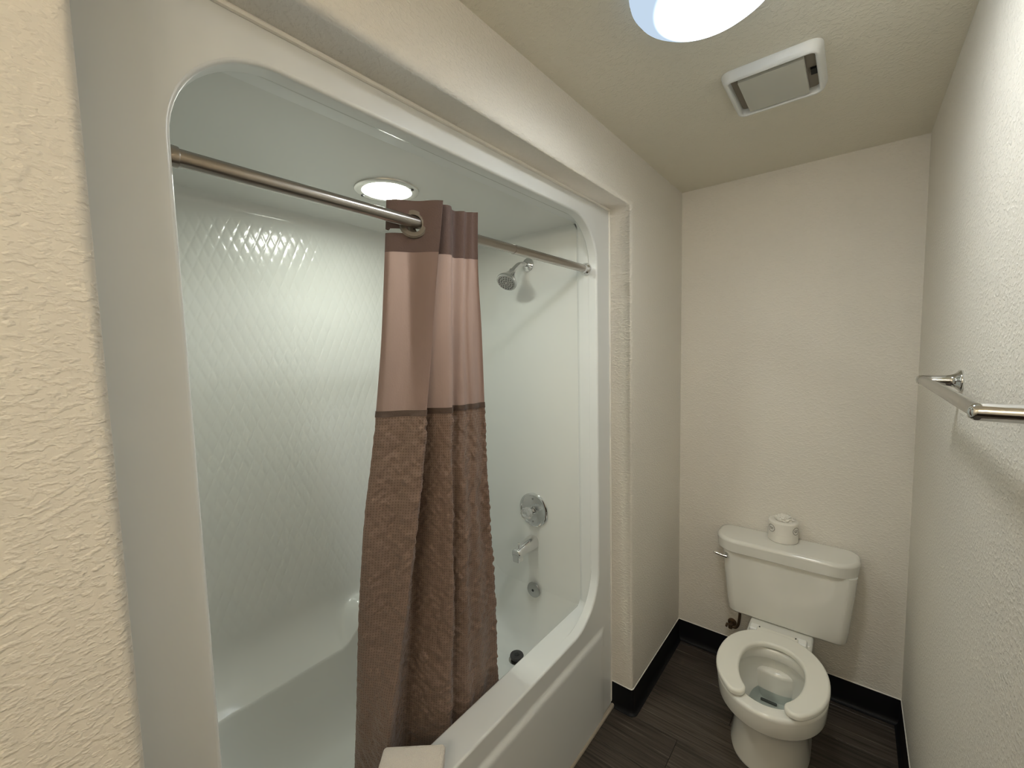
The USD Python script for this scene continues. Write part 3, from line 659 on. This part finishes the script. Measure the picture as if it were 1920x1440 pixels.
obj('foot', slab(egg(TXC, 2.0, .115, .15, .16, ex=2.5, exb=4), 0, .27, .02, 0, 4), 'porcelain', wc, smooth=50)
# seat ring, open at the front
so_ = Polygon(egg(BX, BY, .1755, .222, .232, 160)); si_ = Polygon(egg(BX + .002, BY + .006, .100, .175, .142, 120, ex=2.1))
gap = Polygon([(BX - .052, BY - .11), (BX + .052, BY - .11), (BX + .060, BY - .26), (BX - .060, BY - .26)])
ringp = so_.difference(si_).difference(gap).buffer(-.030).buffer(.030).buffer(.012).buffer(-.012)
ringp = max(getattr(ringp, 'geoms', [ringp]), key=lambda g: g.area)
seat = slab(resample(ringp, .006), .3600, .3820, .0095, .006, 6)
seat_o = obj('seat', seat, 'seat_plastic', wc, smooth=60, label='open-front cream seat ring')
obj('hinge_bar', slab(rrect(TXC - .072, TXC + .072, 1.915, 1.957, .008, 4, 3), .3605, .3805, .005, .003, 3), 'seat_plastic', seat_o, smooth=50)
for sx in (-.082, .082):
    m = slab(rrect(TXC + sx - .018, TXC + sx + .018, 1.934, 1.976, .006, 4, 2), .338, .374, .006, 0, 3)
    hg = obj('hinge', m, 'white_plastic', wc, smooth=50)
    obj('hinge_pin', sweep([(TXC + sx * .74, 1.948, .3765), (TXC + sx * .80, 1.948, .3765)], .006, 12), 'dark_metal', hg)
# tank
TW = .484
tr = []
for z, hw, yf, rad in ((.337, .198, 2.080, .03), (.341, .208, 2.068, .034), (.351, .2165, 2.060, .036), (.40, .222, 2.056, .036), (.50, .231, 2.052, .036), (.59, .239, 2.048, .036), (.634, .242, 2.047, .036)):
    P = rrect(TW - hw, TW + hw, yf, 2.212, (.02, .02, rad, rad), 8, 6); tr.append(np.c_[P, np.full(len(P), z)])
tank = obj('tank', loft(tr, True, True, True), 'porcelain', wc, smooth=50)
lid = slab(rrect(TW - .274, TW + .250, 2.026, 2.216, (.055, .055, .095, .095), 9, 6), .633, .692, .016, .004, 6, .004)
obj('tank_lid', lid, 'porcelain', wc, smooth=60)
lv = obj('flush_lever', lathe([(0, 0), (.013, 0), (.0135, .003), (.012, .008), (.009, .012), (.008, .016), (0, .017)], (.262, 2.051, .606), (0, -1, 0), 24), 'chrome', wc, label='small chrome flush lever')
lp_ = spline([(.266, 2.036, .606), (.250, 2.033, .608), (.230, 2.031, .612), (.212, 2.031, .615)], 14)
obj('lever_arm', sweep(lp_, np.interp(np.linspace(0, 1, 14), [0, .5, .85, 1], [.0075, .005, .0058, .003]), 14), 'chrome', lv)

# water supply
sp = thing('water_supply', 'dark supply pipe and shutoff valve behind the toilet', 'pipe', (.27, B, .19))
obj('supply_tube', sweep(spline([(.262, 2.185, .190), (.280, 2.183, .193), (.294, 2.180, .222), (.299, 2.178, .28), (.299, 2.176, .349)], 26), .0062, 12), 'aged_brass', sp)
vb = obj('shutoff_valve', cat_(lathe([(0, 0), (.020, 0), (.019, .003), (.008, .006), (.007, .04), (0, .04)], (.258, B, .190), (0, -1, 0), 20), lathe([(0, 0), (.009, 0), (.010, .006), (.010, .02), (0, .02)], (.258, 2.185, .18), (0, 0, 1), 18)), 'aged_brass', sp)
obj('valve_handle', lathe([(0, 0), (.009, .0), (.011, .004), (.009, .009), (0, .010)], (.246, 2.185, .19), (-1, 0, .2), 12), 'aged_brass', vb)

# ------------------------------------------------------------------ toilet paper
tp = np.array([.466, 2.160, .6922])
roll = thing('toilet_paper_roll', 'paper-wrapped toilet roll standing on the tank lid', 'toilet paper', tuple(tp))
RP = .0575
prof = [(0, 0), (RP - .003, 0), (RP, .003), (RP, .036), (RP - .0006, .037), (RP, .038), (RP, .083), (RP - .003, .088), (RP - .010, .0905), (.030, .089), (.024, .083), (.020, .075), (0, .074)]
body = lathe(prof, tp, (0, 0, 1), 56)
rel = body.vertices - tp; nse = meshkit.fbm(rel * 45 + 7, 3, 4) - .5
body.vertices += (rel * [1, 1, 0]) / (np.linalg.norm(rel * [1, 1, 0], axis=1, keepdims=True) + 1e-6) * (nse * .003)[:, None]
obj('roll', body, 'tissue', roll, smooth=50)
tuft = trimesh.creation.icosphere(4, 1.0); tv = tuft.vertices
nn = meshkit.fbm(tv * 2.3 + 11, 4, 8); rid = np.abs(meshkit.fbm(tv * 3.1 + 5, 3, 2) - .5)
tuft.vertices = tv * (.60 + .55 * nn + .8 * rid)[:, None] * [.034, .030, .021] + tp + [.002, 0, .094]
obj('tucked_paper', tuft, 'tissue', roll, smooth=60)
def on_roll(a, dz, off): return np.stack([tp[0] + (RP + off) * np.sin(a), tp[1] - (RP + off) * np.cos(a), tp[2] + dz], -1)
def curved(poly_pts, a0, z0, off, thick=.0006):
    P = np.asarray(poly_pts); pts, t = earcut(P)
    m = tm(on_roll(a0 + pts[:, 0] / RP, z0 + pts[:, 1], off), t); return m
def disc(rad, n=28): a = np.linspace(0, 2 * np.pi, n, endpoint=False); return np.c_[rad * np.cos(a), rad * np.sin(a)]
def annulus(r0, r1, a0, z0, off):
    A, Bq = disc(r1), disc(r0)[::-1]; pts, t = earcut(A, Bq); return tm(on_roll(a0 + pts[:, 0] / RP, z0 + pts[:, 1], off), t)
for a0 in (-.72, 1.02):
    z0 = .060
    sk = obj('label_sticker', curved(disc(.0165), a0, z0, .0016), 'sticker', roll, smooth=False, label='small round printed sticker')
    ln = [annulus(.0145, .0165, a0, z0, .0020)]
    for dz, w in ((.0025, .020), (-.0035, .015)):
        ln.append(curved([(-w / 2, dz - .0012), (0, dz - .0012), (w / 2, dz - .0012), (w / 2, dz + .0012), (0, dz + .0012), (-w / 2, dz + .0012)], a0, z0, .0020))
    obj('sticker_print', cat_(*ln), 'ink', sk, smooth=False)

# ------------------------------------------------------------------ towel on the tub rim
A_ = np.array([-.132, .690]); L_ = np.array([-.252, .586])
e1 = (A_ - L_) / np.linalg.norm(A_ - L_); e2 = np.array([e1[1], -e1[0]])
wt = np.linalg.norm(A_ - L_) + .004; ln_ = .22
tl = []
P = rrect(0, wt, 0, ln_, .010, 6, 24)
parts_ = []
for z0, z1, sft in ((RIM + .001, RIM + .029, .0), (RIM + .028, RIM + .056, .002)):
    m = slab(P + [sft, 0], z0, z1, .010, .010, 5); parts_.append(m)
m = cat_(*parts_); m = m.subdivide().subdivide()
v = m.vertices
v = v + (meshkit.fbm(v * 60, 3, 3)[:, None] - .5) * [.004, .004, .005]
v[:, 2] = np.maximum(v[:, 2], RIM + .0012)
vv = np.c_[L_[0] + v[:, 0] * e1[0] + v[:, 1] * e2[0], L_[1] + v[:, 0] * e1[1] + v[:, 1] * e2[1], v[:, 2]]
m.vertices = vv; m.invert() if False else None
obj('folded_towel', m, 'terry', smooth=60, label='folded white terry bath mat lying on the tub rim under the curtain', cat='towel')

# ------------------------------------------------------------------ wash stand and its lamp, behind the camera
plain('counter_black', (.012, .012, .016), .3)
plain('cabinet_brown', (.05, .032, .022), .45)
vc = thing('vanity_cabinet', 'dark wash stand with black top in the alcove behind the camera', 'cabinet', (.98, FRONT + .28, 0))
obj('cabinet_body', bx((.25, FRONT + .002, .0), (1.71, FRONT + .52, .80)), 'cabinet_brown', vc, smooth=False)
obj('countertop', bx((.22, FRONT + .001, .80), (1.745, FRONT + .56, .84)), 'counter_black', vc, smooth=False)
for x0 in (.27, .75, 1.23):
    dr_ = obj('cabinet_door', bx((x0, FRONT + .52, .10), (x0 + .46, FRONT + .538, .77)), 'cabinet_brown', vc, smooth=False)
    obj('knob', lathe([(0, 0), (.006, 0), (.006, .012), (.014, .018), (.012, .026), (0, .028)], (x0 + .42, FRONT + .538, .66), (0, 1, 0), 16), 'chrome_dull', dr_)
vl = thing('vanity_light', 'row of warm globe lamps on the wall behind the camera', 'lamp', (.82, FRONT, 2.10))
obj('back_plate', bx((.35, FRONT, 2.05), (1.30, FRONT + .03, 2.15)), 'chrome', vl, smooth=False)
for x in (.44, .69, .94, 1.19):
    obj('lamp_holder', lathe([(0, 0), (.025, 0), (.025, .03), (0, .03)], (x, FRONT + .03, 2.10), (0, 1, 0), 20), 'chrome', vl)
    s_ = trimesh.creation.icosphere(2, .05); s_.apply_translation((x, FRONT + .103, 2.10)); obj('globe', s_, 'globe_glass', vl, smooth=True)
